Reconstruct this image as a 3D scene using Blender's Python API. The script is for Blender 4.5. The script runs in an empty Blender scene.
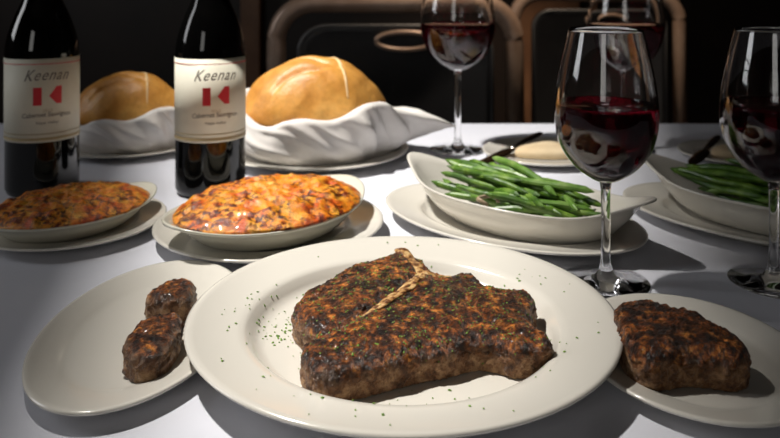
import bpy, bmesh, math, random
from mathutils import Vector, Matrix, noise
from mathutils.bvhtree import BVHTree
from mathutils.kdtree import KDTree
PI = math.pi
R = math.radians
random.seed(7)
scene = bpy.context.scene
COL = scene.collection
TT = 0.75            # height of the table top
EYE = 0.231          # camera height above the table top
F = 752.0            # focal length in pixels of the 780 px wide frame

# ------------------------------------------------------------------ camera
cam_d = bpy.data.cameras.new('camera')
cam = bpy.data.objects.new('camera', cam_d)
COL.objects.link(cam)
cam.location = (0, 0, TT + EYE)
cam.rotation_euler = (PI / 2, 0, 0)
cam_d.sensor_width = 36
cam_d.lens = F / 780 * 36
cam_d.shift_y = -241 / 780
cam_d.clip_start = 0.02
cam_d.dof.use_dof = True
cam_d.dof.focus_distance = 0.46
cam_d.dof.aperture_fstop = 11.0
scene.camera = cam

# ------------------------------------------------------------------ view, world
scene.view_settings.view_transform = 'Standard'
scene.view_settings.look = 'None'
scene.view_settings.gamma = 1
scene.view_settings.exposure = 0.0
world = bpy.data.worlds.new('world')
scene.world = world
world.use_nodes = True
wb = world.node_tree.nodes['Background']
wb.inputs[0].default_value = (0.9, 0.95, 1.0, 1)
wb.inputs[1].default_value = 0.2

# ------------------------------------------------------------------ lights
def area(name, loc, target, sx, sy, power, color, spread=180):
    d = bpy.data.lights.new(name, 'AREA')
    d.shape = 'RECTANGLE'; d.size = sx; d.size_y = sy
    d.energy = power; d.color = color; d.spread = R(spread)
    o = bpy.data.objects.new(name, d)
    COL.objects.link(o)
    o.location = loc
    o.rotation_euler = (Vector(target) - Vector(loc)).to_track_quat('-Z', 'Y').to_euler()
    return o
# daylight coming in through the two windows of the room
area('window_daylight', (-2.45, 0.75, 1.85), (0, 0.6, TT), 0.7, 1.15, 11, (0.97, 0.98, 1.0))
area('window_daylight', (-0.9, -2.05, 1.75), (0, 0.6, TT), 0.6, 1.3, 5, (1.0, 0.97, 0.92))
# added unseen lamp, upper left: box opening shaped to brighten the table's middle
LAMP = Vector((-0.56, 0.74, TT + 1.20))
bulb = bpy.data.lights.new('added_pool_bulb', 'SPOT')
bulb.energy = 122; bulb.color = (1.0, 0.955, 0.89)
bulb.shadow_soft_size = 0.037
bulb.spot_size = R(120); bulb.spot_blend = 0.2
bulb_o = bpy.data.objects.new('added_pool_bulb', bulb)
COL.objects.link(bulb_o)
bulb_o.location = LAMP
bulb_o.rotation_euler = (Vector((0, 0.7, TT)) - LAMP).to_track_quat('-Z', 'Y').to_euler()

# ------------------------------------------------------------------ materials
def nt(name):
    m = bpy.data.materials.new(name); m.use_nodes = True
    t = m.node_tree
    return m, t, t.nodes['Principled BSDF']
def pbr(name, color, rough=0.5, metal=0.0, coat=0.0, trans=0.0, ior=1.5, spec=0.5, sheen=0.0):
    m, t, b = nt(name)
    b.inputs['Base Color'].default_value = (*color, 1)
    b.inputs['Roughness'].default_value = rough
    b.inputs['Metallic'].default_value = metal
    b.inputs['Coat Weight'].default_value = coat
    b.inputs['Transmission Weight'].default_value = trans
    b.inputs['IOR'].default_value = ior
    b.inputs['Specular IOR Level'].default_value = spec
    b.inputs['Sheen Weight'].default_value = sheen
    return m
def tex_noise(t, scale, detail=4, rough=0.6, dist=0.0):
    c = t.nodes.new('ShaderNodeTexCoord')
    n = t.nodes.new('ShaderNodeTexNoise')
    n.inputs['Scale'].default_value = scale
    n.inputs['Detail'].default_value = detail
    n.inputs['Roughness'].default_value = rough
    n.inputs['Distortion'].default_value = dist
    t.links.new(c.outputs['Object'], n.inputs['Vector'])
    return n.outputs['Fac']
def ramp(t, fac, stops, interp='LINEAR'):
    r = t.nodes.new('ShaderNodeValToRGB')
    r.color_ramp.interpolation = interp
    el = r.color_ramp.elements
    while len(el) > 1: el.remove(el[-1])
    el[0].position = stops[0][0]; el[0].color = (*stops[0][1], 1)
    for p, c in stops[1:]:
        e = el.new(p); e.color = (*c, 1)
    t.links.new(fac, r.inputs[0])
    return r.outputs[0]
def mix(t, fac, a, b, mode='MIX'):
    n = t.nodes.new('ShaderNodeMix'); n.data_type = 'RGBA'; n.blend_type = mode
    for s, v in ((0, fac), (6, a), (7, b)):
        if isinstance(v, (int, float)): n.inputs[s].default_value = v
        elif isinstance(v, tuple): n.inputs[s].default_value = (*v, 1)
        else: t.links.new(v, n.inputs[s])
    return n.outputs[2]
def bump(t, b, h, strength=0.5, dist=0.001):
    n = t.nodes.new('ShaderNodeBump')
    n.inputs['Strength'].default_value = strength
    n.inputs['Distance'].default_value = dist
    t.links.new(h, n.inputs['Height'])
    t.links.new(n.outputs[0], b.inputs['Normal'])

def noisy(name, stops, scale, rough=0.5, bs=0.3, bd=0.001, bscale=None, coat=0.0, detail=5, metal=0.0, spec=0.5):
    m, t, b = nt(name)
    f = tex_noise(t, scale, detail)
    t.links.new(ramp(t, f, stops), b.inputs['Base Color'])
    b.inputs['Roughness'].default_value = rough
    b.inputs['Coat Weight'].default_value = coat
    b.inputs['Metallic'].default_value = metal
    b.inputs['Specular IOR Level'].default_value = spec
    if bs: bump(t, b, tex_noise(t, bscale or scale * 3, 5), bs, bd)
    return m

M = {}
M['ceramic'] = pbr('white_ceramic', (0.68, 0.65, 0.585), 0.17, coat=0.3)
M['ceramic_dish'] = pbr('glazed_dish_ceramic', (0.66, 0.64, 0.54), 0.15, coat=0.3)
M['cloth'] = noisy('tablecloth_linen', [(0.3, (0.66, 0.67, 0.74)), (0.7, (0.72, 0.73, 0.79))], 6, 0.9, 0.25, 0.0004, 900, spec=0.2)
M['napkin'] = noisy('napkin_linen', [(0.3, (0.66, 0.63, 0.60)), (0.7, (0.72, 0.69, 0.66))], 14, 0.9, 0.2, 0.0004, 900, spec=0.2)
M['glass'] = pbr('clear_glass', (1, 1, 1), 0.0, trans=1.0, ior=1.5)
M['wine'] = pbr('red_wine', (0.10, 0.003, 0.010), 0.0, trans=0.85, ior=1.34)
M['bottle'] = pbr('dark_bottle_glass', (0.0016, 0.0016, 0.0016), 0.04)
M['foil'] = pbr('black_foil', (0.012, 0.012, 0.014), 0.3, metal=0.6)
M['paper'] = noisy('label_paper', [(0.3, (0.70, 0.67, 0.55)), (0.7, (0.75, 0.72, 0.60))], 60, 0.6, 0.05, 0.0002)
M['ink'] = pbr('grey_ink', (0.18, 0.16, 0.14), 0.6)
M['red_ink'] = pbr('red_ink', (0.62, 0.02, 0.035), 0.5)
M['gold_ink'] = pbr('gold_ink', (0.45, 0.36, 0.2), 0.45)
M['steel'] = pbr('polished_steel', (0.55, 0.5, 0.45), 0.18, metal=1)
M['blade'] = pbr('amber_reflection_blade', (0.42, 0.27, 0.14), 0.22, metal=1)  # amber reflection on the steel put into its base colour
M['leather'] = noisy('black_leather', [(0.3, (0.004, 0.004, 0.005)), (0.7, (0.007, 0.007, 0.008))], 20, 0.45, 0.2, 0.001, 180)
M['bronze'] = noisy('bronze_metal_frame', [(0.3, (0.26, 0.17, 0.12)), (0.7, (0.42, 0.31, 0.24))], 9, 0.35, 0.0, metal=0.25)
M['piping'] = pbr('grey_piping', (0.06, 0.06, 0.06), 0.35)
M['dark_wood'] = noisy('dark_panel_wood', [(0.3, (0.010, 0.006, 0.004)), (0.7, (0.022, 0.012, 0.008))], 5, 0.5, 0.1)
M['brown_wood'] = noisy('brown_wood', [(0.3, (0.13, 0.06, 0.03)), (0.7, (0.22, 0.11, 0.055))], 7, 0.45, 0.1)
M['floor'] = noisy('dark_floor', [(0.3, (0.02, 0.014, 0.01)), (0.7, (0.035, 0.024, 0.018))], 5, 0.5, 0.1)
M['plaster'] = noisy('dark_plaster', [(0.3, (0.10, 0.08, 0.065)), (0.7, (0.13, 0.10, 0.08))], 3, 0.9, 0.1)
M['black_metal'] = pbr('black_metal', (0.01, 0.01, 0.01), 0.6)

def m_bread():
    m, t, b = nt('bread_crust')
    f = tex_noise(t, 11, 5, 0.6, 0.4)
    c = ramp(t, f, [(0.28, (0.46, 0.17, 0.026)), (0.5, (0.68, 0.32, 0.065)), (0.72, (0.80, 0.46, 0.13))])
    sp = ramp(t, tex_noise(t, 160, 3), [(0.35, (0.75, 0.75, 0.75)), (0.6, (1, 1, 1))])
    t.links.new(mix(t, 0.5, c, sp, 'MULTIPLY'), b.inputs['Base Color'])
    b.inputs['Roughness'].default_value = 0.4
    bump(t, b, tex_noise(t, 60, 6, 0.7), 0.5, 0.003)
    return m
M['bread'] = m_bread()
M['flour'] = noisy('floury_seam', [(0.3, (0.72, 0.46, 0.2)), (0.7, (0.85, 0.66, 0.4))], 60, 0.8, 0.3)
M['crumb'] = noisy('pale_flatbread', [(0.3, (0.62, 0.47, 0.28)), (0.7, (0.74, 0.60, 0.40))], 30, 0.8, 0.3)

def m_gratin():
    m, t, b = nt('browned_cheese')
    base = ramp(t, tex_noise(t, 80, 4, 0.6, 0.2), [(0.36, (0.60, 0.09, 0.006)), (0.48, (0.78, 0.25, 0.014)), (0.64, (0.82, 0.40, 0.04))])
    br = ramp(t, tex_noise(t, 185, 5, 0.62, 0.0), [(0.45, (0, 0, 0)), (0.55, (1, 1, 1))])
    zone = ramp(t, tex_noise(t, 34, 4, 0.6), [(0.42, (0.10, 0.10, 0.10)), (0.54, (1, 1, 1))])
    br = mix(t, 1.0, br, zone, 'MULTIPLY')
    brc = ramp(t, tex_noise(t, 300, 4), [(0.40, (0.035, 0.006, 0.003)), (0.62, (0.22, 0.025, 0.007))])
    pale = ramp(t, tex_noise(t, 130, 3, 0.5, 0.6), [(0.62, (0, 0, 0)), (0.74, (0.4, 0.4, 0.4))])
    c = mix(t, pale, base, (0.95, 0.50, 0.20))
    c = mix(t, br, c, brc)
    t.links.new(c, b.inputs['Base Color'])
    b.inputs['Roughness'].default_value = 0.3
    b.inputs['Coat Weight'].default_value = 0.25
    bump(t, b, tex_noise(t, 240, 6, 0.65), 0.7, 0.0022)
    return m
M['gratin'] = m_gratin()

def m_meat():
    m, t, b = nt('seared_beef')
    f = tex_noise(t, 150, 6, 0.70, 0.3)
    top = ramp(t, f, [(0.36, (0.014, 0.007, 0.004)), (0.46, (0.070, 0.021, 0.006)), (0.55, (0.26, 0.080, 0.014)), (0.66, (0.58, 0.27, 0.06))])
    big = ramp(t, tex_noise(t, 38, 4, 0.6), [(0.38, (0.38, 0.36, 0.34)), (0.60, (1.6, 1.4, 1.1))])
    top = mix(t, 0.9, top, big, 'MULTIPLY')
    crust = ramp(t, tex_noise(t, 330, 3, 0.6), [(0.42, (0.15, 0.13, 0.12)), (0.56, (1.3, 1.25, 1.2))])
    top = mix(t, 0.8, top, crust, 'MULTIPLY')
    sd = ramp(t, tex_noise(t, 130, 7, 0.68, 0.4), [(0.34, (0.05, 0.018, 0.008)), (0.46, (0.22, 0.095, 0.036)), (0.62, (0.55, 0.32, 0.16))])
    g = t.nodes.new('ShaderNodeTexCoord')
    s = t.nodes.new('ShaderNodeSeparateXYZ')
    t.links.new(g.outputs['Object'], s.inputs[0])
    ad = t.nodes.new('ShaderNodeMath'); ad.operation = 'MULTIPLY_ADD'
    t.links.new(tex_noise(t, 90, 4), ad.inputs[0]); ad.inputs[1].default_value = 0.012
    t.links.new(s.outputs[2], ad.inputs[2])
    w = ramp(t, ad.outputs[0], [(0.0215, (0, 0, 0)), (0.0262, (1, 1, 1))])
    t.links.new(mix(t, w, sd, top), b.inputs['Base Color'])
    b.inputs['Roughness'].default_value = 0.34
    b.inputs['Specular IOR Level'].default_value = 0.6
    b.inputs['Coat Weight'].default_value = 0.1
    b.inputs['Coat Roughness'].default_value = 0.15
    bump(t, b, tex_noise(t, 300, 6, 0.72), 1.0, 0.0045)
    return m
M['meat'] = m_meat()
M['bone'] = noisy('roasted_bone', [(0.40, (0.09, 0.03, 0.010)), (0.50, (0.38, 0.19, 0.06)), (0.62, (0.62, 0.43, 0.20))], 210, 0.45, 0.5, 0.001, 240, coat=0.1)
M['fat'] = noisy('seared_fat', [(0.3, (0.22, 0.06, 0.015)), (0.5, (0.45, 0.17, 0.04)), (0.7, (0.62, 0.33, 0.11))], 70, 0.3, 0.5, 0.001, 200, coat=0.3)
M['bean'] = noisy('green_bean_skin', [(0.3, (0.016, 0.055, 0.004)), (0.5, (0.060, 0.145, 0.011)), (0.7, (0.18, 0.30, 0.04))], 60, 0.38, 0.15, 0.0006, 120, coat=0.06)
M['bean_b'] = noisy('pale_green_bean_skin', [(0.3, (0.06, 0.15, 0.018)), (0.5, (0.13, 0.26, 0.04)), (0.7, (0.26, 0.38, 0.11))], 60, 0.38, 0.15, 0.0006, 120, coat=0.06)
M['shallot'] = noisy('browned_shallot', [(0.3, (0.25, 0.17, 0.10)), (0.7, (0.5, 0.4, 0.28))], 80, 0.4, 0.2)
M['herb'] = noisy('parsley_green', [(0.3, (0.09, 0.20, 0.02)), (0.7, (0.24, 0.42, 0.07))], 300, 0.6, 0.0)

# ------------------------------------------------------------------ builders
def link(name, me, mat=None, parent=None, smooth=True):
    if mat is not None and not me.materials: me.materials.append(mat)
    if smooth:
        for p in me.polygons: p.use_smooth = True
    o = bpy.data.objects.new(name, me)
    COL.objects.link(o)
    if parent is not None: o.parent = parent
    return o
def mesh(name, v, f):
    me = bpy.data.meshes.new(name)
    me.from_pydata(v, [], f); me.validate(); me.update()
    return me
def bm_mesh(name, bm, fix=True):
    if fix: bmesh.ops.recalc_face_normals(bm, faces=bm.faces)
    me = bpy.data.meshes.new(name)
    bm.to_mesh(me); bm.free()
    return me
def empty(name, loc, rz=0):
    o = bpy.data.objects.new(name, None)
    COL.objects.link(o)
    o.location = loc; o.rotation_euler = (0, 0, rz); o.empty_display_size = 0.03
    return o
def tag(o, label, cat, group=None, kind=None):
    o['label'] = label; o['category'] = cat
    if group: o['group'] = group
    if kind: o['kind'] = kind
    return o
def children(o): return [c for c in list(COL.objects) if c.parent == o]
def copy_tree(o, parent=None):
    c = o.copy(); COL.objects.link(c)
    if parent is not None: c.parent = parent
    for ch in children(o): copy_tree(ch, c)
    return c
def again(o, loc, label, rz=None, scale=None):
    c = copy_tree(o)
    c.location = loc; c['label'] = label
    if rz is not None: c.rotation_euler.z = rz
    if scale is not None: c.scale = (scale,) * 3
    return c
def rings(name, rows, close_start=True, close_end=True):
    """rows: list of equally long closed loops of points"""
    n = len(rows[0]); v = []; f = []
    for r_ in rows: v += [tuple(p) for p in r_]
    for i in range(len(rows) - 1):
        for k in range(n):
            a = i * n + k; b = i * n + (k + 1) % n
            f.append((a, b, b + n, a + n))
    if close_start: f.append(tuple(range(n - 1, -1, -1)))
    if close_end: f.append(tuple((len(rows) - 1) * n + k for k in range(n)))
    bm = bmesh.new(); me = mesh(name, v, f); bm.from_mesh(me); bpy.data.meshes.remove(me)
    bmesh.ops.remove_doubles(bm, verts=bm.verts, dist=1e-6)
    return bm_mesh(name, bm)
def lathe(name, prof, seg=96, sx=1, sy=1):
    rows = []
    for r_, z in prof:
        r_ = max(r_, 1e-5)
        rows.append([(r_ * sx * math.cos(2 * PI * k / seg), r_ * sy * math.sin(2 * PI * k / seg), z) for k in range(seg)])
    return rings(name, rows, True, True)
def curve_pts(pts, n):
    """catmull-rom through pts"""
    P = [Vector(p) for p in pts]; out = []
    P = [2 * P[0] - P[1]] + P + [2 * P[-1] - P[-2]]
    m = len(P) - 3
    for i in range(n + 1):
        s = i / n * m; k = min(int(s), m - 1); u = s - k
        a, b, c, d = P[k:k + 4]
        out.append(0.5 * ((2 * b) + (c - a) * u + (2 * a - 5 * b + 4 * c - d) * u * u + (3 * b - a - 3 * c + d) * u ** 3))
    return out
def smooth_profile(pts, n):
    return [(p[0], p[1]) for p in curve_pts([(a, b, 0) for a, b in pts], n)]
def tube_rows(pts, rad, seg=10, flat=1.0, up=Vector((0, 0, 1))):
    rows = []
    n = len(pts)
    for i, p in enumerate(pts):
        tn = (pts[min(i + 1, n - 1)] - pts[max(i - 1, 0)]).normalized()
        s = tn.cross(up)
        if s.length < 1e-4: s = tn.cross(Vector((0, 1, 0)))
        s.normalize(); w = s.cross(tn)
        r_ = rad(i / (n - 1)) if callable(rad) else rad
        rows.append([p + s * r_ * math.cos(2 * PI * k / seg) + w * r_ * flat * math.sin(2 * PI * k / seg) for k in range(seg)])
    return rows
def tube(name, pts, rad, seg=10, flat=1.0):
    return rings(name, tube_rows(pts, rad, seg, flat))
def box(name, lo, hi, bevel=0.0, seg=2):
    bm = bmesh.new()
    bmesh.ops.create_cube(bm, size=1)
    for v in bm.verts:
        v.co = Vector([lo[i] + (v.co[i] + 0.5) * (hi[i] - lo[i]) for i in range(3)])
    if bevel: bmesh.ops.bevel(bm, geom=bm.edges[:], offset=bevel, segments=seg, affect='EDGES', profile=0.5)
    return bm_mesh(name, bm)
def join(name, meshes):
    bm = bmesh.new()
    for me in meshes:
        bm.from_mesh(me); bpy.data.meshes.remove(me)
    return bm_mesh(name, bm, False)
def px(x, y, h=0.0):
    """the point on the picture's ray through pixel (x, y), at height h above the table"""
    Y = F * (EYE - h) / (y + 22)
    return Vector(((x - 390) * Y / F, Y, TT + h))
def baked(ob):
    """the evaluated mesh of a temporary object, which is then removed"""
    dg = bpy.context.evaluated_depsgraph_get(); dg.update()
    me = bpy.data.meshes.new_from_object(ob.evaluated_get(dg))
    bpy.data.objects.remove(ob)
    return me

# ------------------------------------------------------------------ the room
def struct(name, me, mat):
    o = link(name, me, mat, smooth=False); o['kind'] = 'structure'; return o
X0, X1, Y0, Y1, ZC = -2.6, 2.6, -2.2, 3.1, 2.8
struct('floor', box('floor', (X0 - .1, Y0 - .1, -0.1), (X1 + .1, Y1 + .1, 0)), M['floor'])
struct('ceiling', box('ceiling', (X0 - .1, Y0 - .1, ZC), (X1 + .1, Y1 + .1, ZC + 0.1)), M['plaster'])
struct('wall_back', box('wall_back', (X0 - .1, Y1, 0), (X1 + .1, Y1 + .1, ZC)), M['dark_wood'])
struct('wall_right', box('wall_right', (X1, Y0, 0), (X1 + .1, Y1, ZC)), M['dark_wood'])
def wall_with_hole(name, lo, hi, axis, a0, a1, z0, z1):
    b = []
    def piece(s0, s1, q0, q1):
        l = list(lo); h = list(hi); l[axis] = s0; h[axis] = s1; l[2] = q0; h[2] = q1
        b.append(box('p', l, h))
    piece(lo[axis], a0, lo[2], hi[2]); piece(a1, hi[axis], lo[2], hi[2])
    piece(a0, a1, lo[2], z0); piece(a0, a1, z1, hi[2])
    return struct(name, join(name, b), M['plaster'])
wall_with_hole('wall_left', (X0 - .1, Y0, 0), (X0, Y1, ZC), 1, 0.37, 1.13, 1.25, 2.45)
wall_with_hole('wall_front', (X0 - .1, Y0 - .1, 0), (X1 + .1, Y0, ZC), 0, -1.25, -0.55, 1.05, 2.45)
def window(name, axis, c, a0, a1, z0, z1):
    b = []
    t = 0.03
    for s in range(4):
        a = a0 + (a1 - a0) * s / 3
        lo = [c - .03, c - .03, z0]; hi = [c + .03, c + .03, z1]
        lo[axis] = a - t / 2; hi[axis] = a + t / 2; b.append(box('p', lo, hi))
    for s in range(4):
        z = z0 + (z1 - z0) * s / 3
        lo = [c - .03, c - .03, z - t / 2]; hi = [c + .03, c + .03, z + t / 2]
        lo[axis] = a0; hi[axis] = a1; b.append(box('p', lo, hi))
    o = struct(name, join(name, b), M['brown_wood'])
    return o
window('window_1', 1, X0 - .05, 0.37, 1.13, 1.25, 2.45)
window('window_2', 0, Y0 - .05, -1.25, -0.55, 1.05, 2.45)
# wooden uprights and rail in front of the back wall
struct('trim_1', box('trim_1', (-0.60, Y1 - 0.09, 0), (-0.52, Y1, 1.5), 0.006), M['brown_wood'])
struct('trim_2', box('trim_2', (0.52, Y1 - 0.09, 0), (0.76, Y1, 1.5), 0.006), M['brown_wood'])

# ------------------------------------------------------------------ added unseen lamp above the table (its bulb is set at the top)
lamp = tag(empty('added_pool_lamp', LAMP), 'added unseen black box shaded lamp hanging high to the left above the dining table', 'lamp')
DROP = 0.36
pool = [(-0.112, 0.30), (0.102, 0.30), (0.40, 1.34), (-0.355, 1.34)]
hole = [((x - LAMP.x) * DROP / 1.2, (y - LAMP.y) * DROP / 1.2) for x, y in pool]
bx0, bx1, by0, by1 = min(min(h_[0] for h_ in hole) - 0.03, -0.06), max(h_[0] for h_ in hole) + 0.03, min(h_[1] for h_ in hole) - 0.03, max(h_[1] for h_ in hole) + 0.03
outer = [(bx0, by0), (bx1, by0), (bx1, by1), (bx0, by1)]
v = []
for z in (-DROP, -DROP + 0.003): v += [(x, y, z) for x, y in outer] + [(x, y, z) for x, y in hole]
v += [(x, y, 0.06) for x, y in outer]
f = []
for k in range(4):
    n_ = (k + 1) % 4
    f += [(k, n_, 4 + n_, 4 + k), (8 + k, 12 + k, 12 + n_, 8 + n_), (4 + k, 4 + n_, 12 + n_, 12 + k), (k, 16 + k, 16 + n_, n_)]
f.append((16, 17, 18, 19))
link('added_pool_shade', mesh('added_pool_shade', v, f), M['black_metal'], lamp, False)
link('cord', tube('cord', [Vector((0, 0, 0.06)), Vector((0, 0, ZC - LAMP.z))], 0.004, 8), M['black_metal'], lamp)

# unseen ceiling spotlight added to brighten the far chairs and back wall
cs = tag(empty('added_ceiling_spot', (0.40, 1.36, ZC - 0.03)), 'added unseen round ceiling spotlight above the far side of the table', 'added ceiling light')
link('spot_rim', lathe('spot_rim', [(0.040, 0.0), (0.052, 0.0), (0.055, 0.004), (0.055, 0.030), (0.050, 0.030), (0.044, 0.012)], 48), M['black_metal'], cs)
sl_ = bpy.data.lights.new('added_ceiling_bulb', 'SPOT'); sl_.energy = 170; sl_.color = (1.0, 0.78, 0.58)
sl_.shadow_soft_size = 0.03; sl_.spot_size = R(44); sl_.spot_blend = 0.5
slo = bpy.data.objects.new('added_ceiling_bulb', sl_); COL.objects.link(slo)
slo.location = (0.40, 1.36, ZC - 0.06)
slo.rotation_euler = (Vector((0.32, 2.16, 0.85)) - slo.location).to_track_quat('-Z', 'Y').to_euler()

# ------------------------------------------------------------------ table and cloth
TX0, TX1, TY0, TY1 = -0.95, 0.95, 0.12, 1.206
tb = tag(empty('dining_table', (0, 0.66, 0)), 'dining table hidden under the long white tablecloth', 'table')
def off(me, d):
    me.transform(Matrix.Translation(d)); return me
link('tabletop', box('tabletop', (TX0 + .01, TY0 - .65, 0.715), (TX1 - .01, TY1 - .67, 0.746), 0.004), M['brown_wood'], tb, False)
for sx in (-1, 1):
    for sy in (-1, 1):
        link('leg', box('leg', (sx * 0.86 - .03, sy * 0.44 - .03, 0), (sx * 0.86 + .03, sy * 0.44 + .03, 0.716), 0.004), M['brown_wood'], tb, False)
def cloth_mesh():
    v = []; f = []
    nx, ny = 150, 90
    dr = 0.28
    def xy(u, lo, hi):       # arc-length param: drop at both sides
        L = hi - lo
        s = -dr + u * (L + 2 * dr)
        if s < 0: return lo, s
        if s > L: return hi, L - s
        return lo + s, 0.0
    for j in range(ny + 1):
        yr, zy = xy(j / ny, TY0, TY1)
        for i in range(nx + 1):
            x, zx = xy(i / nx, TX0, TX1)
            y = yr
            z = TT + min(zx, zy)
            out = -min(zx, zy)
            ox = (0.012 + 0.016 * math.sin(y * 31)) * out / dr if zx < 0 else 0
            oy = (0.010 + 0.010 * math.sin(x * 33)) * out / dr if zy < 0 else 0
            if zx < 0: x += math.copysign(ox + .003, x)
            if zy < 0: y += math.copysign(oy + .003, y - 0.6)
            v.append((x, y, z))
    for j in range(ny):
        for i in range(nx):
            a = j * (nx + 1) + i
            f.append((a, a + 1, a + nx + 2, a + nx + 1))
    return mesh('tablecloth', v, f)
cl = link('tablecloth', cloth_mesh(), M['cloth'])
sm = cl.modifiers.new('thick', 'SOLIDIFY'); sm.thickness = 0.0012; sm.offset = -1
tag(cl, 'white linen tablecloth covering the whole dining table', 'tablecloth')
T = TT + 0.0004

# ------------------------------------------------------------------ chairs behind the table
def rrect(w, h, r_, n=10, open_bottom=False):
    pts = []
    if open_bottom:
        pts.append((-w, 0)); 
        for k in range(n + 1):
            a = PI - k / n * PI / 2
            pts.append((-w + r_ + r_ * math.cos(a), h - r_ + r_ * math.sin(a)))
        for k in range(n + 1):
            a = PI / 2 - k / n * PI / 2
            pts.append((w - r_ + r_ * math.cos(a), h - r_ + r_ * math.sin(a)))
        pts.append((w, 0))
    return pts
def make_chair():
    c = empty('dining_chair', (0, 0, 0))
    # back frame: flattened bronze hoop, rising out of the rear legs
    W, H = 0.266, 0.925
    hoop = [Vector((x, 0.0, max(z, 0.0))) for x, z in rrect(W, H - 0.42, 0.085, 12, True)]
    hoop = [Vector((p.x, 0.02 * (p.z / 0.5), p.z + 0.42)) for p in hoop]
    link('back_frame', tube('back_frame', hoop, 0.0215, 14, 1.0), M['bronze'], c)
    # padded back
    ang = rrect(0.213, 0.41, 0.06, 8, True)
    rows = []
    for yy, s in ((-0.030, 0.92), (-0.036, 0.975), (-0.03, 1.0), (0.0, 1.0), (0.012, 0.97)):
        rows.append([Vector((x * s, yy, 0.47 + (0.2 + (z - 0.2) * s))) for x, z in ang])
    link('backrest', rings('backrest', rows), M['leather'], c)
    edge = [Vector((x * 0.985, -0.034, 0.47 + 0.2 + (z - 0.2) * 0.985)) for x, z in ang]
    link('piping', tube('piping', edge, 0.0045, 8), M['piping'], c)
    # oval hand grip in the top of the back
    g = [Vector((0.02 + 0.062 * math.cos(a), -0.040, 0.845 + 0.019 * math.sin(a))) for a in [2 * PI * k / 36 for k in range(37)]]
    link('hand_grip', tube('hand_grip', g, 0.0055, 8), M['bronze'], c)
    # seat towards the table
    link('seat', box('seat', (-0.225, -0.43, 0.40), (0.225, -0.005, 0.47), 0.03, 5), M['leather'], c)
    for sx in (-1, 1):
        link('leg', tube('leg', [Vector((sx * 0.21, -0.40, 0.41)), Vector((sx * 0.22, -0.42, 0.0))], 0.013, 12), M['bronze'], c)
        link('leg', tube('leg', [Vector((sx * W, 0.0, 0.44)), Vector((sx * W, 0.03, 0.25)), Vector((sx * (W + .01), 0.09, 0.0))], 0.016, 12), M['bronze'], c)
        link('side_rail', tube('side_rail', [Vector((sx * 0.215, -0.40, 0.405)), Vector((sx * W, 0.0, 0.43))], 0.011, 10), M['bronze'], c)
    return c
ch = make_chair()
ch.location = (0.012, 1.665, 0)
tag(ch, 'black leather dining chair with bronze hoop frame behind the bread and middle wine glass', 'chair', 'chairs along the far side of the table')
again(ch, (0.675, 2.45, 0), 'farther black leather chair with bronze frame, behind the right wine glasses', R(-4))

# ------------------------------------------------------------------ plates
def plate_profile(r, h, well=0.72, foot=0.6, t=0.0035, floor=0.0045):
    """outer foot -> underside -> rim lip -> top side -> well -> centre"""
    top = [(r, h), (r * 0.985, h + 0.0008), (r * 0.955, h - 0.0004), (r * (well + 0.04), h * 0.80), (r * (well + 0.008), h * 0.765),
           (r * (well - 0.012), h * 0.68), (r * (well - 0.035), h * 0.45), (r * (well - 0.06), floor + t * 0.3), (r * (well - 0.10), floor), (0, floor)]
    bot = [(0, 0.0015), (r * foot * 0.95, 0.0015), (r * foot * 0.955, 0.0), (r * foot, 0.0), (r * foot * 1.015, 0.0022),
           (r * well, max(h * 0.42 , 0.003)), (r * 0.95, h - t * 1.0), (r * 0.99, h - t * 0.6), (r, h - t * 0.25)]
    return bot + top
def make_plate(name, r, h, well, label, cat, loc, sy=1.0, rz=0, mat='ceramic', group=None, foot=0.6, t=0.0035, seg=160):
    me = lathe(name, plate_profile(r, h, well, foot, t), seg, 1.0, sy)
    o = link(name, me, M[mat])
    o.location = loc; o.rotation_euler.z = rz
    tag(o, label, cat, group)
    return o
PC = Vector((0.008, 0.479, T))
PR = 0.1345
plate = make_plate('dinner_plate', PR, 0.020, 0.735, 'large round white dinner plate holding the T-bone steak in the middle', 'plate', PC)

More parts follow.
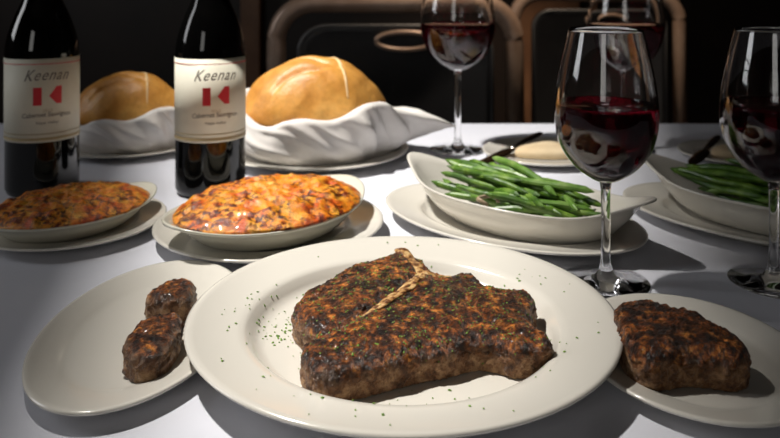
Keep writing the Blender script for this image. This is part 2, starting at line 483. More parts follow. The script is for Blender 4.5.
# ------------------------------------------------------------------ meat
def seg_dist(p, a, b):
    ab = b - a; u = max(0, min(1, (p - a).dot(ab) / max(ab.length_squared, 1e-12)))
    return (p - (a + ab * u)).length
def densify(poly, step):
    P = [Vector(p) for p in poly]; out = []
    n = len(P)
    for i in range(n):
        a, b, c, d = P[i - 1], P[i], P[(i + 1) % n], P[(i + 2) % n]
        k = max(1, int((c - b).length / step))
        for j in range(k):
            u = j / k
            out.append(0.5 * ((2 * b) + (c - a) * u + (2 * a - 5 * b + 4 * c - d) * u * u + (3 * b - a - 3 * c + d) * u ** 3))
    return out
def slab(name, poly, z0, z1, voxel, rnd, dome, grooves=(), amp=0.0010, seed=0.0, hfun=None):
    """a piece of meat from an outline: rounded, domed, grooved and rough; local coordinates"""
    D = densify([Vector((p[0], p[1])) for p in poly], 0.003)
    n = len(D)
    v = [(p.x, p.y, z0) for p in D] + [(p.x, p.y, z1) for p in D]
    f = [tuple(range(n - 1, -1, -1)), tuple(range(n, 2 * n))] + [(i, (i + 1) % n, n + (i + 1) % n, n + i) for i in range(n)]
    ob = link('tmp', mesh('tmp', v, f))
    mod = ob.modifiers.new('r', 'REMESH'); mod.mode = 'VOXEL'; mod.voxel_size = voxel
    me = baked(ob)
    me.name = name; me.materials.clear()
    ns = Vector((seed, seed * 1.7, 3.1))
    DD = densify([Vector((p[0], p[1])) for p in poly], 0.0005)
    kd = KDTree(len(DD))
    for i_, p_ in enumerate(DD): kd.insert((p_.x, p_.y, 0), i_)
    kd.balance()
    for vt in me.vertices:
        co = vt.co.copy(); q = Vector((co.x, co.y))
        d = kd.find((q.x, q.y, 0))[2]
        fz = (co.z - z0) / (z1 - z0)
        u = min(1, d / rnd)
        H = z1 - z0
        drop = (1 - math.sqrt(max(0, 1 - (1 - u) ** 2)))
        z = co.z
        if fz > 0.5:
            k = (fz - 0.5) * 2
            z -= k * drop * H * 0.42
            z += k * dome * (min(1, d / 0.03)) ** 0.7
            for (pts, wd, dp) in grooves:
                gd = min(seg_dist(q, pts[i], pts[i + 1]) for i in range(len(pts) - 1))
                z -= k * dp * math.exp(-(gd / wd) ** 2)
            if hfun: z += k * hfun(q)
        # pull the sides in towards the bottom, let them belly in the middle
        c = Vector((co.x, co.y, z))
        a1 = noise.noise(c * 55 + ns) * amp * 1.6 + noise.noise(c * 140 + ns) * amp * 1.0 + noise.noise(c * 330 + ns) * amp * 1.3 + noise.noise(c * 650 + ns) * amp * 1.0
        if fz < 0.08: a1 = -abs(a1) * 0.3
        nn = vt.normal
        c += nn * a1
        if fz < 0.08: c.z = max(c.z, z0)
        vt.co = c
    me.update()
    return me
# outline of the steak as seen from above, from its picture outline
def cp(cx, cy, h):
    p = px(270 + cx / 2.19, 220 + cy / 2.19, h)
    return Vector((p.x - PC.x, p.y - PC.y))
floor_h = 0.0049
top_h = 0.024
S = [cp(52, 200, .020), cp(72, 160, .022), cp(112, 135, .024), cp(160, 100, .026), cp(215, 80, .027), cp(262, 66, .027), cp(290, 56, .027), cp(338, 78, .027),
     cp(352, 100, .027), cp(385, 112, .026), cp(432, 108, .026), cp(478, 134, .026), cp(525, 150, .025), cp(556, 152, .024), cp(582, 172, .022), cp(574, 200, .020), cp(566, 222, .020),
     cp(590, 244, .021), cp(614, 262, .021), cp(616, 300, .015), cp(596, 334, .008), cp(545, 344, .007), cp(500, 332, .007), cp(450, 326, .007), cp(400, 340, .007), cp(330, 352, .007), cp(260, 370, .007),
     cp(200, 386, .007), cp(136, 398, .007), cp(100, 378, .009), cp(78, 345, .013), cp(68, 300, .020), cp(74, 276, .021), cp(98, 254, .022), cp(74, 246, .018), cp(54, 228, .016)]
def cpl(pts, h): return [cp(a, b, h) for a, b in pts]
stem = cpl([(300, 75), (330, 112), (298, 146), (245, 185), (196, 214), (140, 236), (96, 256)], 0.026)
arm = cpl([(330, 112), (375, 122), (430, 110)], 0.026)
def lobes(q):
    # the strip side stands thicker near its middle, the eye folds sink
    return 0.0016 * noise.noise(Vector((q.x * 28, q.y * 28, 5.0))) + 0.001 * noise.noise(Vector((q.x * 70, q.y * 70, 8.0)))
g2 = cpl([(420, 170), (470, 215), (520, 250), (585, 262)], 0.025)
g3 = cpl([(190, 120), (240, 140), (262, 170)], 0.025)
steak = tag(empty('t_bone_steak', PC), 'large seared T-bone steak sprinkled with parsley on the big dinner plate', 'steak')
sme = slab('meat', S, floor_h, top_h, 0.0010, 0.0075, 0.005, [(stem, 0.0035, 0.0035), (arm, 0.003, 0.002), (g2, 0.004, 0.0025), (g3, 0.004, 0.002)], 0.0010, 1.3, lobes)
meat = link('meat', sme, M['meat'], steak)
def height_on(me):
    bm = bmesh.new(); bm.from_mesh(me)
    t = BVHTree.FromBMesh(bm)
    bm.free()
    def h(x, y):
        r_ = t.ray_cast(Vector((x, y, 0.2)), Vector((0, 0, -1)))
        return (r_[0].z, r_[1]) if r_[0] else (None, None)
    return h
hs = height_on(sme)
def bone_part(pts, w0, w1, lift):
    c = curve_pts([(p.x, p.y, 0) for p in pts], 60)
    zs = []
    for p in c:
        z, _ = hs(p.x, p.y); zs.append(z if z else (zs[-1] if zs else 0.024))
    for _ in range(6): zs = [(zs[max(i - 1, 0)] + zs[i] + zs[min(i + 1, len(zs) - 1)]) / 3 for i in range(len(zs))]
    pp = []
    for p, z in zip(c, zs):
        wob = noise.noise(Vector((p.x * 130, p.y * 130, 1))) * 0.0014
        pp.append(Vector((p.x + wob, p.y - wob, z + lift)))
    return tube_rows(pp, lambda u: (w0 + (w1 - w0) * u) * (1 + 0.35 * noise.noise(Vector((u * 9, w0 * 900, 0)))) * (0.6 + 0.4 * min(1, 8 * min(u, 1 - u))), 12, 0.38)
bm_ = join('bone', [rings('b', bone_part(cpl([(284, 60), (306, 84), (326, 112), (304, 146), (250, 186), (205, 214)], 0.026), 0.0062, 0.0024, 0.0003)),
                    rings('b', bone_part(cpl([(336, 122), (318, 150), (270, 186), (235, 208)], 0.026), 0.0022, 0.0018, 0.0006)),
                    rings('b', bone_part(cpl([(326, 118), (375, 122), (432, 110)], 0.026), 0.0036, 0.0022, 0.0004)),
                    rings('b', bone_part(cpl([(290, 60), (318, 70), (342, 82)], 0.026), 0.0046, 0.0030, -0.0010))])
link('bone', bm_, M['bone'], steak)

# chopped parsley
def flakes(pts, smin, smax):
    bm = bmesh.new()
    for (p, nrm) in pts:
        s = random.uniform(smin, smax)
        q = nrm.to_track_quat('Z', 'Y').to_matrix() @ Matrix.Rotation(random.uniform(0, 6.28), 3, 'Z') @ Matrix.Rotation(random.uniform(-.5, .5), 3, 'X')
        k = random.choice((4, 5, 6)); ring = []
        for i in range(k):
            a = 2 * PI * i / k; rr = s * random.uniform(0.5, 1.0)
            ring.append(bm.verts.new(p + q @ Vector((rr * math.cos(a), rr * 0.7 * math.sin(a), random.uniform(-.1, .2) * s))))
        t_ = bm.verts.new(p + q @ Vector((0, 0, s * 0.45))); b_ = bm.verts.new(p - q @ Vector((0, 0, s * 0.15)))
        for i in range(k):
            bm.faces.new((ring[i], ring[(i + 1) % k], t_)); bm.faces.new((ring[(i + 1) % k], ring[i], b_))
    return bm_mesh('parsley', bm)
hp = height_on(plate.data)
pts = []
clusters = [(-0.080, 0.012, 0.014, 60), (-0.074, -0.012, 0.012, 34), (-0.062, 0.03, 0.013, 24), (0.084, 0.040, 0.018, 16), (-0.03, -0.072, 0.03, 26), (0.05, -0.058, 0.025, 20)]
for (cx, cy, sd, n) in clusters:
    for _ in range(n): pts.append((cx + random.gauss(0, sd), cy + random.gauss(0, sd)))
for _ in range(90):
    a = random.uniform(0, 2 * PI); r_ = PR * 0.93 * math.sqrt(random.random()); pts.append((r_ * math.cos(a), r_ * math.sin(a)))
on_plate = []
for (x, y) in pts:
    if math.hypot(x, y) > PR * 0.94: continue
    if hs(x, y)[0]: continue
    z, nr = hp(x, y)
    if z: on_plate.append((Vector((x, y, z + 0.0003)), nr))
o = link('chopped_parsley', flakes(on_plate, 0.0006, 0.0016), M['herb'], None, False)
o.location = PC
tag(o, 'flecks of chopped parsley scattered over the large white dinner plate', 'parsley', kind='stuff')
on_steak = []
while len(on_steak) < 850:
    x = random.uniform(-0.08, 0.09); y = random.uniform(-0.07, 0.09)
    if random.random() > 0.25 + 1.2 * max(0, noise.noise(Vector((x * 40, y * 40, 2)))) + 0.25: continue
    z, nr = hs(x, y)
    if z and nr.z > 0.35: on_steak.append((Vector((x, y, z + 0.0002)), nr))
o = link('chopped_parsley', flakes(on_steak, 0.0005, 0.0012), M['herb'], None, False)
o.location = PC
tag(o, 'flecks of chopped parsley sprinkled on top of the large T-bone steak', 'parsley', kind='stuff')

# ------------------------------------------------------------------ side platters with smaller steaks
def low_platter(a, b, label, loc):
    me = lathe('oval_platter', [(0, .0012), (a * .62, .0012), (a * .63, 0), (a * .67, 0), (a * .7, .002), (a * .96, .0068), (a, .0085),
                                (a, .0098), (a * .98, .0102), (a * .95, .0095), (a * .78, .0070), (a * .72, .0052), (a * .66, .0038), (0, .0036)], 128, 1, b / a)
    o = link('oval_platter', me, M['ceramic']); o.location = loc
    return tag(o, label, 'plate', 'oval platters on either side of the dinner plate')
LPc = Vector((-0.158, 0.485, T)); RPc = Vector((0.1795, 0.449, T))
low_platter(0.061, 0.104, 'oval white platter at the left edge, tucked under the dinner plate rim', LPc)
low_platter(0.0665, 0.078, 'oval white platter at the right, in front of the wine glasses', RPc)
def small_steak(outl, label, cat, loc, thick, seed):
    me = slab('seared_steak_piece', outl, 0.0041, thick, 0.0014, 0.007, 0.003, [], 0.0010, seed)
    o = link('seared_steak_piece', me, M['meat']); o.location = loc
    return tag(o, label, cat)
small_steak([(-0.014, -0.004), (-0.006, 0.016), (0.008, 0.022), (0.016, 0.012), (0.016, -0.010), (0.002, -0.015)],
            'small dark seared steak piece at back of the left oval platter', 'steak', (LPc.x + 0.008, LPc.y + 0.022, T), 0.021, 4.0)
small_steak([(-0.014, 0.010), (-0.004, 0.022), (0.010, 0.024), (0.015, 0.0), (0.012, -0.026), (-0.002, -0.028), (-0.012, -0.016)],
            'small dark seared steak piece at front of the left oval platter', 'steak', (LPc.x + 0.017, LPc.y - 0.037, T), 0.021, 6.0)
small_steak([(-0.034, 0.002), (-0.028, 0.030), (-0.006, 0.036), (0.010, 0.024), (0.022, 0.018), (0.024, 0.004), (0.032, -0.006), (0.032, -0.024), (0.020, -0.034), (-0.004, -0.030), (-0.028, -0.034), (-0.036, -0.018)],
            'small browned steak on the right oval platter', 'steak', (RPc.x - 0.010, RPc.y - 0.004, T), 0.026, 9.0)

# ------------------------------------------------------------------ gratin
def boat(name, a, b, h, rise, tab, pw=1.0, t=0.0032, seg=120, wavy=0.0, tp=14):
    """oval dish: ends rise and stretch out into small handles"""
    def ring(s, zf, z0, tb_):
        out = []
        for k in range(seg):
            th = 2 * PI * k / seg
            c, sn = math.cos(th), math.sin(th)
            e = abs(c) ** 6
            x = c * a * s + math.copysign(tb_ * (abs(c) ** tp), c)
            y = math.copysign(abs(sn) ** pw, sn) * b * s
            z = z0 + zf * rise * e + wavy * zf * math.sin(3 * th)
            out.append((x, y, z))
        return out
    rows = [ring(0.02, 0, 0.0, 0), ring(0.60, 0, 0.0, 0), ring(0.66, 0, 0.001, 0), ring(0.80, 0.1, h * 0.30, 0), ring(0.91, 0.4, h * 0.65, tab * .15), ring(0.965, 0.85, h * 0.92, tab * 0.6),
            ring(1.0, 1, h - t * 0.5, tab), ring(1.005, 1, h, tab), ring(0.995, 1, h + t * 0.25, tab), ring(0.975, 1, h, tab * .95),
            ring(0.945, 0.8, h * 0.88, tab * 0.5), ring(0.89, 0.4, h * 0.64, tab * .1), ring(0.78, 0.1, h * 0.32 + t * .3, 0), ring(0.64, 0, t * 1.3, 0), ring(0.02, 0, t * 1.2, 0)]
    return rings(name, rows)
GC = Vector((-0.106, 0.667, T)); GA = R(47)
gp = make_plate('side_plate', 0.102, 0.013, 0.70, 'round white side plate under the gratin dish beside the labelled front bottle', 'plate', (-0.108, 0.679, T), t=0.003)
H1 = 0.0052
ga, gb, gh = 0.089, 0.070, 0.024
gd = link('gratin_dish', boat('gratin_dish', ga, gb, gh, 0.006, 0.012, tp=5), M['ceramic_dish'])
gd.location = (GC.x, GC.y, T + H1); gd.rotation_euler.z = GA
tag(gd, 'white oval gratin dish with pointed handles, left of the big dinner plate', 'dish')
def gratin_mesh():
    v = []; f = []
    n, seg = 46, 150
    for i in range(n + 1):
        s = i / n
        for k in range(seg):
            th = 2 * PI * k / seg
            wob = 1 + 0.022 * noise.noise(Vector((math.cos(th) * 2.6, math.sin(th) * 2.6, 0.4)))
            rr = s * wob
            x = math.cos(th) * ga * 0.995 * rr; y = math.sin(th) * gb * (0.985 + 0.05 * max(0, -math.sin(th - 0.9))) * rr
            z = gh + 0.0125 * (1 - s ** 5) + 0.0012
            p = Vector((x, y, 0))
            z += (1 - 0.5 * s ** 8) * (0.0030 * noise.noise(p * 60) + 0.0030 * noise.noise(p * 130 + Vector((3, 1, 0))) + 0.0020 * abs(noise.noise(p * 300)))
            # cheese running over the rim at the front
            v.append((x, y, z))
    for i in range(n):
        for k in range(seg):
            a = i * seg + k; b = i * seg + (k + 1) % seg
            f.append((a, b, b + seg, a + seg))
    # skirt down the inside wall
    base = len(v)
    for q, (ss, zz) in enumerate(((0.93, gh * .82), (0.88, gh * .66))):
        for k in range(seg):
            th = 2 * PI * k / seg
            v.append((math.cos(th) * ga * ss, math.sin(th) * gb * ss, zz))
    for q in range(2):
        r0 = n * seg if q == 0 else base
        r1 = base + q * seg
        for k in range(seg):
            f.append((r0 + k, r0 + (k + 1) % seg, r1 + (k + 1) % seg, r1 + k))
    f.append(tuple(base + seg + k for k in range(seg)))
    bm = bmesh.new(); me = mesh('g', v, f); bm.from_mesh(me); bpy.data.meshes.remove(me)
    bmesh.ops.remove_doubles(bm, verts=bm.verts, dist=1e-6)
    return bm_mesh('cheese_gratin', bm)
gr = link('cheese_gratin', gratin_mesh(), M['gratin'])
gr.location = (GC.x, GC.y, T + H1); gr.rotation_euler.z = GA
tag(gr, 'bubbling orange cheese gratin with browned top in the dish by the dinner plate', 'gratin')
DX = -0.183
for o_, lab in ((gp, 'smaller round side plate under the gratin dish at the left edge'), (gd, 'smaller white gratin dish at the left edge of the table'), (gr, 'smaller browned cheese gratin at the left edge of the table')):
    k = 0.81
    c = o_.location
    z = T + (c.z - T) * k
    again(o_, (-0.108 + DX + (c.x + 0.108) * k, 0.690 + (c.y - 0.679) * k, z), lab, scale=k)

# ------------------------------------------------------------------ green beans
BC = Vector((0.117, 0.686, T)); BA = R(-40)
bp = make_plate('serving_plate', 0.128, 0.014, 0.70, 'long oval white plate under the green bean dish behind the steak', 'plate', (0.108, 0.694, T), sy=0.66, rz=BA, t=0.003)
ba, bb, bh = 0.112, 0.057, 0.030
bd = link('bean_dish', boat('bean_dish', ba, bb, bh, 0.017, 0.014), M['ceramic'])
bd.location = (BC.x, BC.y, T + H1); bd.rotation_euler.z = BA
tag(bd, 'white boat shaped dish of green beans with raised ends behind the steak', 'dish')
def bean_mesh(L, r_, bend, seed):
    rnd = random.Random(seed)
    pts = []
    ph = rnd.uniform(0, 6)
    for i in range(15):
        u = i / 14 - 0.5
        pts.append(Vector((u * L, bend * (0.25 - u * u) * 4 * 0.5 + 0.0008 * math.sin(u * 9 + ph), 0.0006 * math.sin(u * 13 + ph))))
    def rad(u):
        e = min(u, 1 - u)
        return r_ * (min(1, (e / 0.09)) ** 0.55 * 0.9 + 0.1) * (1 + 0.07 * math.sin(u * 34 + ph))
    return tube('green_bean', pts, rad, 10, 0.82)
bean_meshes = []
for i in range(9):
    me = bean_mesh(random.uniform(0.080, 0.108), random.uniform(0.0029, 0.0037), random.uniform(-0.011, 0.011), i)
    me.materials.append(M['bean_b'] if i % 4 == 3 else M['bean'])
    bean_meshes.append(me)
def bean_pile(center, count, label, group, seed, k=1.0):
    rnd = random.Random(seed)
    dish = (Matrix.Translation(center) @ Matrix.Rotation(BA, 4, 'Z') @ Matrix.Scale(k, 4))
    for i in range(count):
        layer = i / count
        span = 1.0 - 0.55 * layer
        for _ in range(40):
            x = rnd.uniform(-0.072, 0.076) * span; y = rnd.uniform(-0.036, 0.036) * span
            ang = rnd.gauss(-0.16, 0.26)
            L = 0.045
            ok = True
            for sgn in (-1, 1):
                ex = x + sgn * L * math.cos(ang); ey = y + sgn * L * math.sin(ang)
                if (ex / (0.086 + 0.020 * layer)) ** 2 + (ey / (0.038 + 0.014 * layer)) ** 2 > 1.0: ok = False
            if ok: break
        if not ok: ang *= .2; x *= 0.6; y *= 0.6
        z = H1 + 0.014 + 0.032 * layer + (1 - layer) * (0.010 * (y / 0.036) ** 2 + 0.006 * (x / 0.07) ** 2)
        o = bpy.data.objects.new('green_bean', rnd.choice(bean_meshes)); COL.objects.link(o)
        o.matrix_world = dish @ (Matrix.Translation((x, y, z)) @ Matrix.Rotation(ang, 4, 'Z') @ Matrix.Rotation(rnd.gauss(0, 0.07), 4, 'Y') @ Matrix.Rotation(rnd.uniform(0, 6.28), 4, 'X'))
        pale = o.data.materials[0] == M['bean_b']
        tag(o, label.replace('glossy', 'paler yellowish') if pale else label, 'green bean', group.replace('green', 'paler green') if pale else group)
bean_pile(BC, 74, 'glossy cooked green bean in the dish behind the big steak', 'green beans in the dish behind the steak', 3)
again(bp, (0.108 + 0.235, 0.694, T), 'long oval white plate under the bean dish at the right edge')
again(bd, (BC.x + 0.235, BC.y, T + H1), 'white boat shaped dish of green beans at the right edge')
bean_pile(BC + Vector((0.235, 0, 0)), 56, 'glossy cooked green bean in the dish at the right edge', 'green beans in the dish at the right edge', 11)
def shallot(x, y, z, label):
    pts = [Vector((0.009 * math.cos(a), 0.006 * math.sin(a), 0.002 * math.sin(2 * a))) for a in [k / 16 * 4.6 for k in range(17)]]
    o = link('shallot_ring', tube('shallot_ring', pts, 0.0014, 8, 1.6), M['shallot'])
    o.location = BC + (Matrix.Rotation(BA, 3, 'Z') @ Vector((x, y, z))); o.rotation_euler = (0.5, 0.2, random.uniform(0, 6))
    tag(o, label, 'shallot', 'browned shallot rings among the green beans')
shallot(-0.005, -0.043, 0.036, 'browned curl of shallot at the front of the green beans')

# ------------------------------------------------------------------ wine bottle
BR = 0.0372
def wrap(me, radius, zc, rot=0.0):
    for v in me.vertices:
        th = v.co.x / radius + rot
        v.co = Vector((radius * math.sin(th), -radius * math.cos(th), zc + v.co.y))
    me.update(); return me
def text_mesh(s, width, hgt, shear=0.0, arch=0.0, bold=0.0, spacing=1.0):
    cu = bpy.data.curves.new('t', 'FONT'); cu.body = s; cu.size = 1; cu.align_x = 'CENTER'; cu.align_y = 'CENTER'
    cu.shear = shear; cu.offset = bold; cu.space_character = spacing; cu.resolution_u = 4
    ob = bpy.data.objects.new('t', cu); COL.objects.link(ob)
    me = baked(ob)
    xs = [v.co.x for v in me.vertices]; ys = [v.co.y for v in me.vertices]
    x0, x1, y0, y1 = min(xs), max(xs), min(ys), max(ys)
    for v in me.vertices:
        x = (v.co.x - (x0 + x1) / 2) / (x1 - x0) * width
        y = (v.co.y - (y0 + y1) / 2) / (y1 - y0) * hgt
        v.co = Vector((x, y + arch * (1 - (2 * x / width) ** 2), 0))
    me.materials.clear()
    return me
def poly_mesh(polys, sub=5):
    bm = bmesh.new()
    for p in polys:
        bm.faces.new([bm.verts.new((x, y, 0)) for x, y in p])
    bmesh.ops.triangulate(bm, faces=bm.faces)
    bmesh.ops.subdivide_edges(bm, edges=bm.edges, cuts=sub, use_grid_fill=True)
    return bm_mesh('p', bm, False)
def strip(w, y0, y1, n=80):
    v = []; f = []
    for i in range(n + 1):
        x = -w / 2 + w * i / n; v += [(x, y0, 0), (x, y1, 0)]
    for i in range(n): f.append((2 * i, 2 * i + 2, 2 * i + 3, 2 * i + 1))
    return mesh('s', v, f)
def make_bottle():
    b = empty('wine_bottle', (0, 0, 0))
    prof = smooth_profile([(0.030, 0.0), (0.0345, 0.0012), (BR - .0006, 0.006), (BR, 0.012), (BR, 0.06), (BR, 0.12), (BR, 0.148), (BR - .001, 0.160), (BR - 0.0042, 0.174),
                           (0.0275, 0.190), (0.0205, 0.206), (0.0160, 0.220), (0.0145, 0.236), (0.0140, 0.262), (0.0138, 0.285)], 110)
    prof = [(0, 0.012), (0.02, 0.008), (0.028, 0.001)] + prof + [(0.0150, 0.286), (0.0152, 0.293), (0.0140, 0.298), (0, 0.298)]
    link('glass_body', lathe('glass_body', prof, 96), M['bottle'], b)
    link('foil_capsule', lathe('foil_capsule', [(0.0148, 0.232), (0.0153, 0.232), (0.0150, 0.26), (0.0148, 0.284), (0.0160, 0.2865), (0.0161, 0.294), (0.0150, 0.2990), (0, 0.2995), (0, 0.2985), (0.0146, 0.298)], 64), M['foil'], b)
    rl = BR + 0.0003
    lw = 2 * rl * 2.2
    lab = link('paper_label', wrap(strip(lw, -0.0435, 0.0435, 120), rl, 0.1027), M['paper'], b)
    sol = lab.modifiers.new('t', 'SOLIDIFY'); sol.thickness = 0.0002; sol.offset = 0
    rt = rl + 0.0003
    link('border_line', join('border_line', [wrap(strip(lw * .995, 0.0378, 0.0386), rt, 0.1027)]), M['red_ink'], lab)
    link('border_line', join('border_line', [wrap(strip(lw * .995, -0.0352, -0.0342), rt, 0.1027), wrap(strip(lw * .995, -0.0415, -0.0385), rt, 0.1027)]), M['gold_ink'], lab)
    k = 0.817 / 752      # one picture pixel on the bottle
    link('lettering', wrap(text_mesh('Keenan', 0.046, 0.0115, 0.5, 0.001, 0.006, 1.12), rt, 0.1027 + (96 - 72) * k), M['ink'], lab)
    e = 1 / 3.37 * k
    def E(pts): return [((x - 193) * e, (308 - y) * e) for x, y in pts]
    em = poly_mesh([E([(150, 338), (176, 338), (176, 280), (150, 280)]), E([(198, 309), (221, 335), (238, 335), (238, 278), (221, 278)])])
    link('emblem', wrap(em, rt, 0.1027 + (96 - 91.5) * k), M['red_ink'], lab)
    link('lettering', wrap(text_mesh('2012', 0.010, 0.0030), rt, 0.1027 + (96 - 105.5) * k), M['gold_ink'], lab)
    link('lettering', wrap(text_mesh('Cabernet Sauvignon', 0.050, 0.0064, 0.1, 0.0012, 0.01), rt, 0.1027 + (96 - 111) * k), M['ink'], lab)
    link('lettering', wrap(text_mesh('Napa Valley', 0.022, 0.0036, 0.1), rt, 0.1027 + (96 - 117.5) * k), M['ink'], lab)
    return b
bt = make_bottle()
bt.location = (-0.195, 0.817, T); bt.rotation_euler.z = R(22)
tag(bt, 'dark red wine bottle with cream label and red emblem, directly behind the middle gratin', 'bottle', 'wine bottles')
again(bt, (-0.3775, 0.817, T), 'dark red wine bottle with cream label at the left edge of the table', R(32))

# ------------------------------------------------------------------ wine glasses
def make_glass(name, fr, fh, stem_r, bowl, rim_h, fill_h, thick=0.0011):
    """bowl: list of (r, z) from stem top to rim (outer surface)"""
    outer = smooth_profile(bowl, 46)
    inner = []
    for (r_, z) in outer:
        if z > bowl[0][1] + 0.004: inner.append((max(r_ - thick, 0.0), z))
    inner = [p for p in inner]
    z0 = inner[0][1]
    base = [(0, 0.0), (fr * .97, 0.0), (fr, 0.0008), (fr * .98, 0.0014), (fr * .6, 0.0024), (fr * .25, 0.005), (stem_r * 1.5, 0.009), (stem_r, 0.016), (stem_r * .92, bowl[0][1] * .5), (stem_r, bowl[0][1] - .006)]
    prof = base + outer + [(outer[-1][0] - thick * .5, outer[-1][1] + .0005)] + inner[::-1] + [(inner[0][0] * .5, z0 - .0008), (0, z0 - .001)]
    g = link(name, lathe(name, prof, 96), M['glass'])
    wi = []
    for (r_, z) in inner:
        if z < fill_h: wi.append((r_ + 0.0003, z - 0.0))
    r_t = wi[-1][0]
    wp = [(0, z0 - .0006), (wi[0][0] * .5, z0 - .0004)] + wi + [(r_t, fill_h), (r_t - .0008, fill_h - .0003), (0, fill_h - .0004)]
    w = link('red_wine', lathe('red_wine', wp, 96), M['wine'])
    return g, w
fb = [(0.0045, 0.076), (0.012, 0.0795), (0.024, 0.0885), (0.0335, 0.102), (0.0378, 0.118), (0.0380, 0.136), (0.0350, 0.158), (0.0305, 0.178), (0.0272, 0.192)]
g1, w1 = make_glass('wine_glass', 0.0325, 0, 0.0036, fb, 0.192, 0.1355)
for o_ in (g1, w1): o_.location = (0.1635, 0.570, T)
tag(g1, 'clear stemmed wine glass in front of the bean dish, right of the steak', 'wine glass', 'wine glasses')
tag(w1, 'dark red wine in the glass right of the big steak', 'wine', 'red wine in the glasses')
again(g1, (0.291, 0.570, T), 'clear stemmed wine glass nearest the right edge of the table')
again(w1, (0.291, 0.570, T), 'dark red wine in the glass nearest the right edge')
bb_ = [(0.0052, 0.106), (0.014, 0.1095), (0.030, 0.120), (0.0425, 0.137), (0.0492, 0.158), (0.0500, 0.176), (0.0470, 0.200), (0.0420, 0.222), (0.0385, 0.238)]
g2_, w2_ = make_glass('wine_glass', 0.038, 0, 0.0045, bb_, 0.238, 0.170, 0.0013)
for o_ in (g2_, w2_): o_.location = (0.091, 1.010, T)
tag(g2_, 'large stemmed wine glass standing behind the bean dish next to the bread napkin', 'wine glass', 'wine glasses')
tag(w2_, 'dark red wine in the large glass next to the bread napkin', 'wine', 'red wine in the glasses')
again(g2_, (0.317, 1.010, T), 'large stemmed wine glass behind the two right front glasses')
again(w2_, (0.317, 1.010, T), 'dark red wine in the large glass at the back right')

# ------------------------------------------------------------------ bread in a napkin on a plate
NC = Vector((-0.096, 0.972, T))
np_ = make_plate('bread_plate', 0.120, 0.013, 0.70, 'round white plate under the large napkin wrapped loaf', 'plate', NC, t=0.003)
def napkin_mesh():
    v = []; f = []
    nu, nv = 300, 40
    for j in range(nv + 1):
        w = j / nv
        for i in range(nu):
            u = 2 * PI * i / nu
            d = math.atan2(math.sin(u - 0.02), math.cos(u - 0.02))
            k = max(0.0, 1 - abs(d) / 0.62) ** 1.5          # the corner pulled out to the right
            # gathered folds sweep around the bundle, slanting as they rise
            ph = u * 5 + 4.2 * w + 1.1 * math.sin(2 * u + 1)
            fold = (1 - abs(math.sin(ph))) ** 1.6 * 1.0 + (1 - abs(math.sin(1.7 * ph + 2.0 * w + 1.3))) ** 2 * 0.45
            fold2 = noise.noise(Vector((math.cos(u) * 2.4, math.sin(u) * 2.4, w * 1.8)))
            lip = 0.056 + 0.009 * math.sin(2 * u + 2.6) + 0.004 * math.sin(7 * u + 1)
            if w < 0.75:
                s = w / 0.75
                r_ = 0.090 + 0.019 * math.sin(min(1, s * 1.25) * PI / 2) - 0.004 * s * s
                z = 0.0075 + lip * s ** 1.1
                r_ += 0.008 * fold * math.sin(min(1, s * 1.6) * PI / 2)
            else:
                s = (w - 0.75) / 0.25
                r_ = 0.105 - 0.020 * s + 0.008 * fold * (1 - .6 * s)
                z = 0.0075 + lip + 0.005 * math.sin(s * PI) - 0.016 * s * s
            r_ += 0.007 * fold2
            z += 0.004 * fold2 * w + 0.0025 * fold * w
            ext = k * min(1.0, w / 0.75) ** 1.1 * (1 - max(0, w - 0.75) * 2.0)
            r_ += 0.078 * ext
            z *= 1 - 0.45 * ext
            v.append((r_ * math.cos(u), r_ * math.sin(u) * 0.95, max(z, 0.0070)))
    for j in range(nv):
        for i in range(nu):
            a = j * nu + i; b = j * nu + (i + 1) % nu
            f.append((a, b, b + nu, a + nu))
    f.append(tuple(range(nu - 1, -1, -1)))
    return mesh('linen_napkin', v, f)
nk = link('linen_napkin', napkin_mesh(), M['napkin'])
nk.location = NC
sol = nk.modifiers.new('t', 'SOLIDIFY'); sol.thickness = 0.0016; sol.offset = 1
tag(nk, 'white linen napkin folded around the large bread loaf, one corner to the right', 'napkin')
def loaf_mesh(a, b, h):
    bm = bmesh.new()
    bmesh.ops.create_icosphere(bm, subdivisions=6, radius=1)
    for vt in bm.verts:
        p = vt.co.copy()
        x = p.x * a * (1 + 0.0 * p.y)
        y = p.y * b
        z = p.z * h if p.z > 0 else p.z * h * 0.32
        q = Vector((x, y, z))
        # off-centre crown and creases running along the crust
        z += 0.006 * math.cos((x / a + 0.15) * 1.6) * max(0, p.z)
        s1 = y + 0.35 * x * 0.4 + 0.012 + 0.006 * math.sin(x * 60)
        s1b = math.exp(-((p.x + .25) / .5) ** 2)
        z -= 0.0095 * math.exp(-((s1) / 0.0038) ** 2) * max(0, p.z) * s1b
        s2 = y - 0.28 * x + 0.032 + 0.004 * math.sin(x * 90 + 1)
        z -= 0.009 * math.exp(-(s2 / 0.0034) ** 2) * max(0, p.z) * math.exp(-((p.x + .3) / .4) ** 2)
        n_ = noise.noise(q * 22) * 0.0035 + noise.noise(q * 60) * 0.0012
        vt.co = Vector((x, y, z)) + p.normalized() * n_
    return bm_mesh('bread_loaf', bm)
la, lb, lh = 0.093, 0.066, 0.071
lf = tag(empty('bread_loaf', (-0.097, 0.970, T + 0.053), R(4)), 'large golden round bread loaf wrapped in the napkin behind the gratin', 'bread')
lme = loaf_mesh(la, lb, lh)
link('crust', lme, M['bread'], lf)
hl = height_on(lme)
def seam(pts, w):
    c = curve_pts([(a, b, 0) for a, b in pts], 40); pp = []
    for p in c:
        z, _ = hl(p.x, p.y)
        if z is not None: pp.append(Vector((p.x, p.y, z - 0.0002)))
    return tube('seam', pp, lambda u: w * (0.35 + 0.65 * math.sin(u * PI)), 8, 0.5)
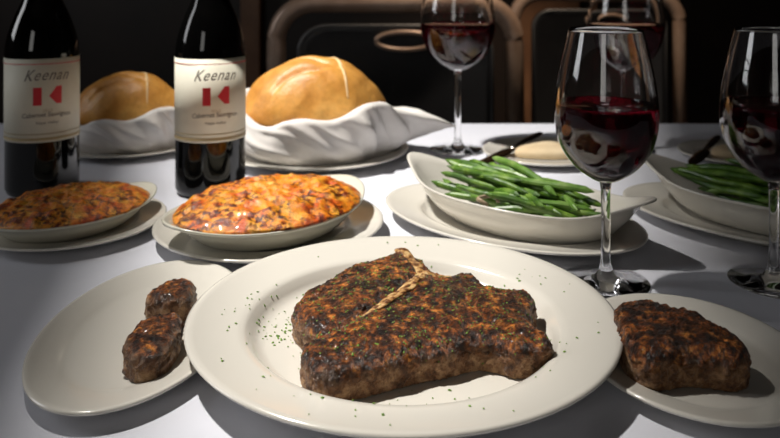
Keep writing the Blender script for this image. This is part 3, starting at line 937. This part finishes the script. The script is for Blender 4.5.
link('floury_seam', seam([(0.004, 0.020), (0.026, 0.0), (0.036, -0.028), (0.042, -0.052)], 0.0024), M['flour'], lf)
k = 0.80
for o_, lab in ((np_, 'smaller round white plate under the napkin at the left edge'), (nk, 'smaller white napkin around the bread, behind the leftmost bottle'), (lf, 'smaller golden bread loaf between the two wine bottles')):
    c = o_.location - NC
    again(o_, (-0.352 + c.x * k, 1.02 + c.y * k, T + c.z * k), lab, scale=k)

# ------------------------------------------------------------------ small plate with flatbread and knife
SP = Vector((0.197, 0.965, T))
sp_ = make_plate('small_plate', 0.078, 0.010, 0.70, 'small white plate with flatbread behind the green beans', 'plate', SP, t=0.0028)
def flat_piece(poly, h, name):
    D = densify([Vector(p) for p in poly], 0.004)
    rows = []
    for s, z in ((0.96, 0), (1.0, h * .3), (1.0, h * .7), (0.95, h)):
        rows.append([Vector((p.x * s, p.y * s, z + 0.001 * noise.noise(Vector((p.x * 40, p.y * 40, 0))))) for p in D])
    rows.append([Vector((p.x * .5, p.y * .5, h * 1.15)) for p in D])
    return rings(name, rows)
fbp = link('flatbread_piece', flat_piece([(-0.044, -0.016), (-0.030, 0.016), (0.004, 0.040), (0.020, 0.036), (0.046, 0.000), (0.050, -0.012), (0.006, -0.026)], 0.009, 'flatbread_piece'), M['crumb'])
fbp.location = (SP.x + 0.006, SP.y - 0.006, T + 0.0052)
tag(fbp, 'pale flatbread piece on the small plate behind the green beans', 'bread')
kn = tag(empty('table_knife', (0.150, 0.955, T + 0.0115)), 'steel table knife resting across the small plate behind the beans', 'knife')
kn.rotation_euler = (0, R(-1.5), R(56))
bl = rings('blade', [[Vector((x, y * w, z)) for y, z in ((-1, 0), (-.6, .0010), (.6, .0010), (1, 0), (.6, -.0006), (-.6, -.0006))]
                     for x, w in ((-0.085, 0.001), (-0.080, 0.0055), (-0.06, 0.0095), (-0.02, 0.0095), (0.005, 0.008), (0.012, 0.004))])
link('blade', bl, M['blade'], kn, False)
link('handle', tube('handle', [Vector((0.010, 0, 0)), Vector((0.03, 0, 0.0008)), Vector((0.06, 0, 0.001)), Vector((0.09, 0, 0.0012)), Vector((0.105, 0, 0.001))],
                    lambda u: 0.0042 + 0.0035 * u - (0.003 if u > .95 else 0), 14, 0.5), M['steel'], kn)
k = 0.86
for o_, lab in ((sp_, 'small white plate at the back right edge'), (fbp, 'pale flatbread piece on the small plate at the back right edge'), (kn, 'steel table knife resting on the small plate at the back right edge')):
    c = o_.location - SP
    again(o_, (0.440 + c.x * k, 0.965 + c.y * k, T + c.z * k), lab, scale=k)
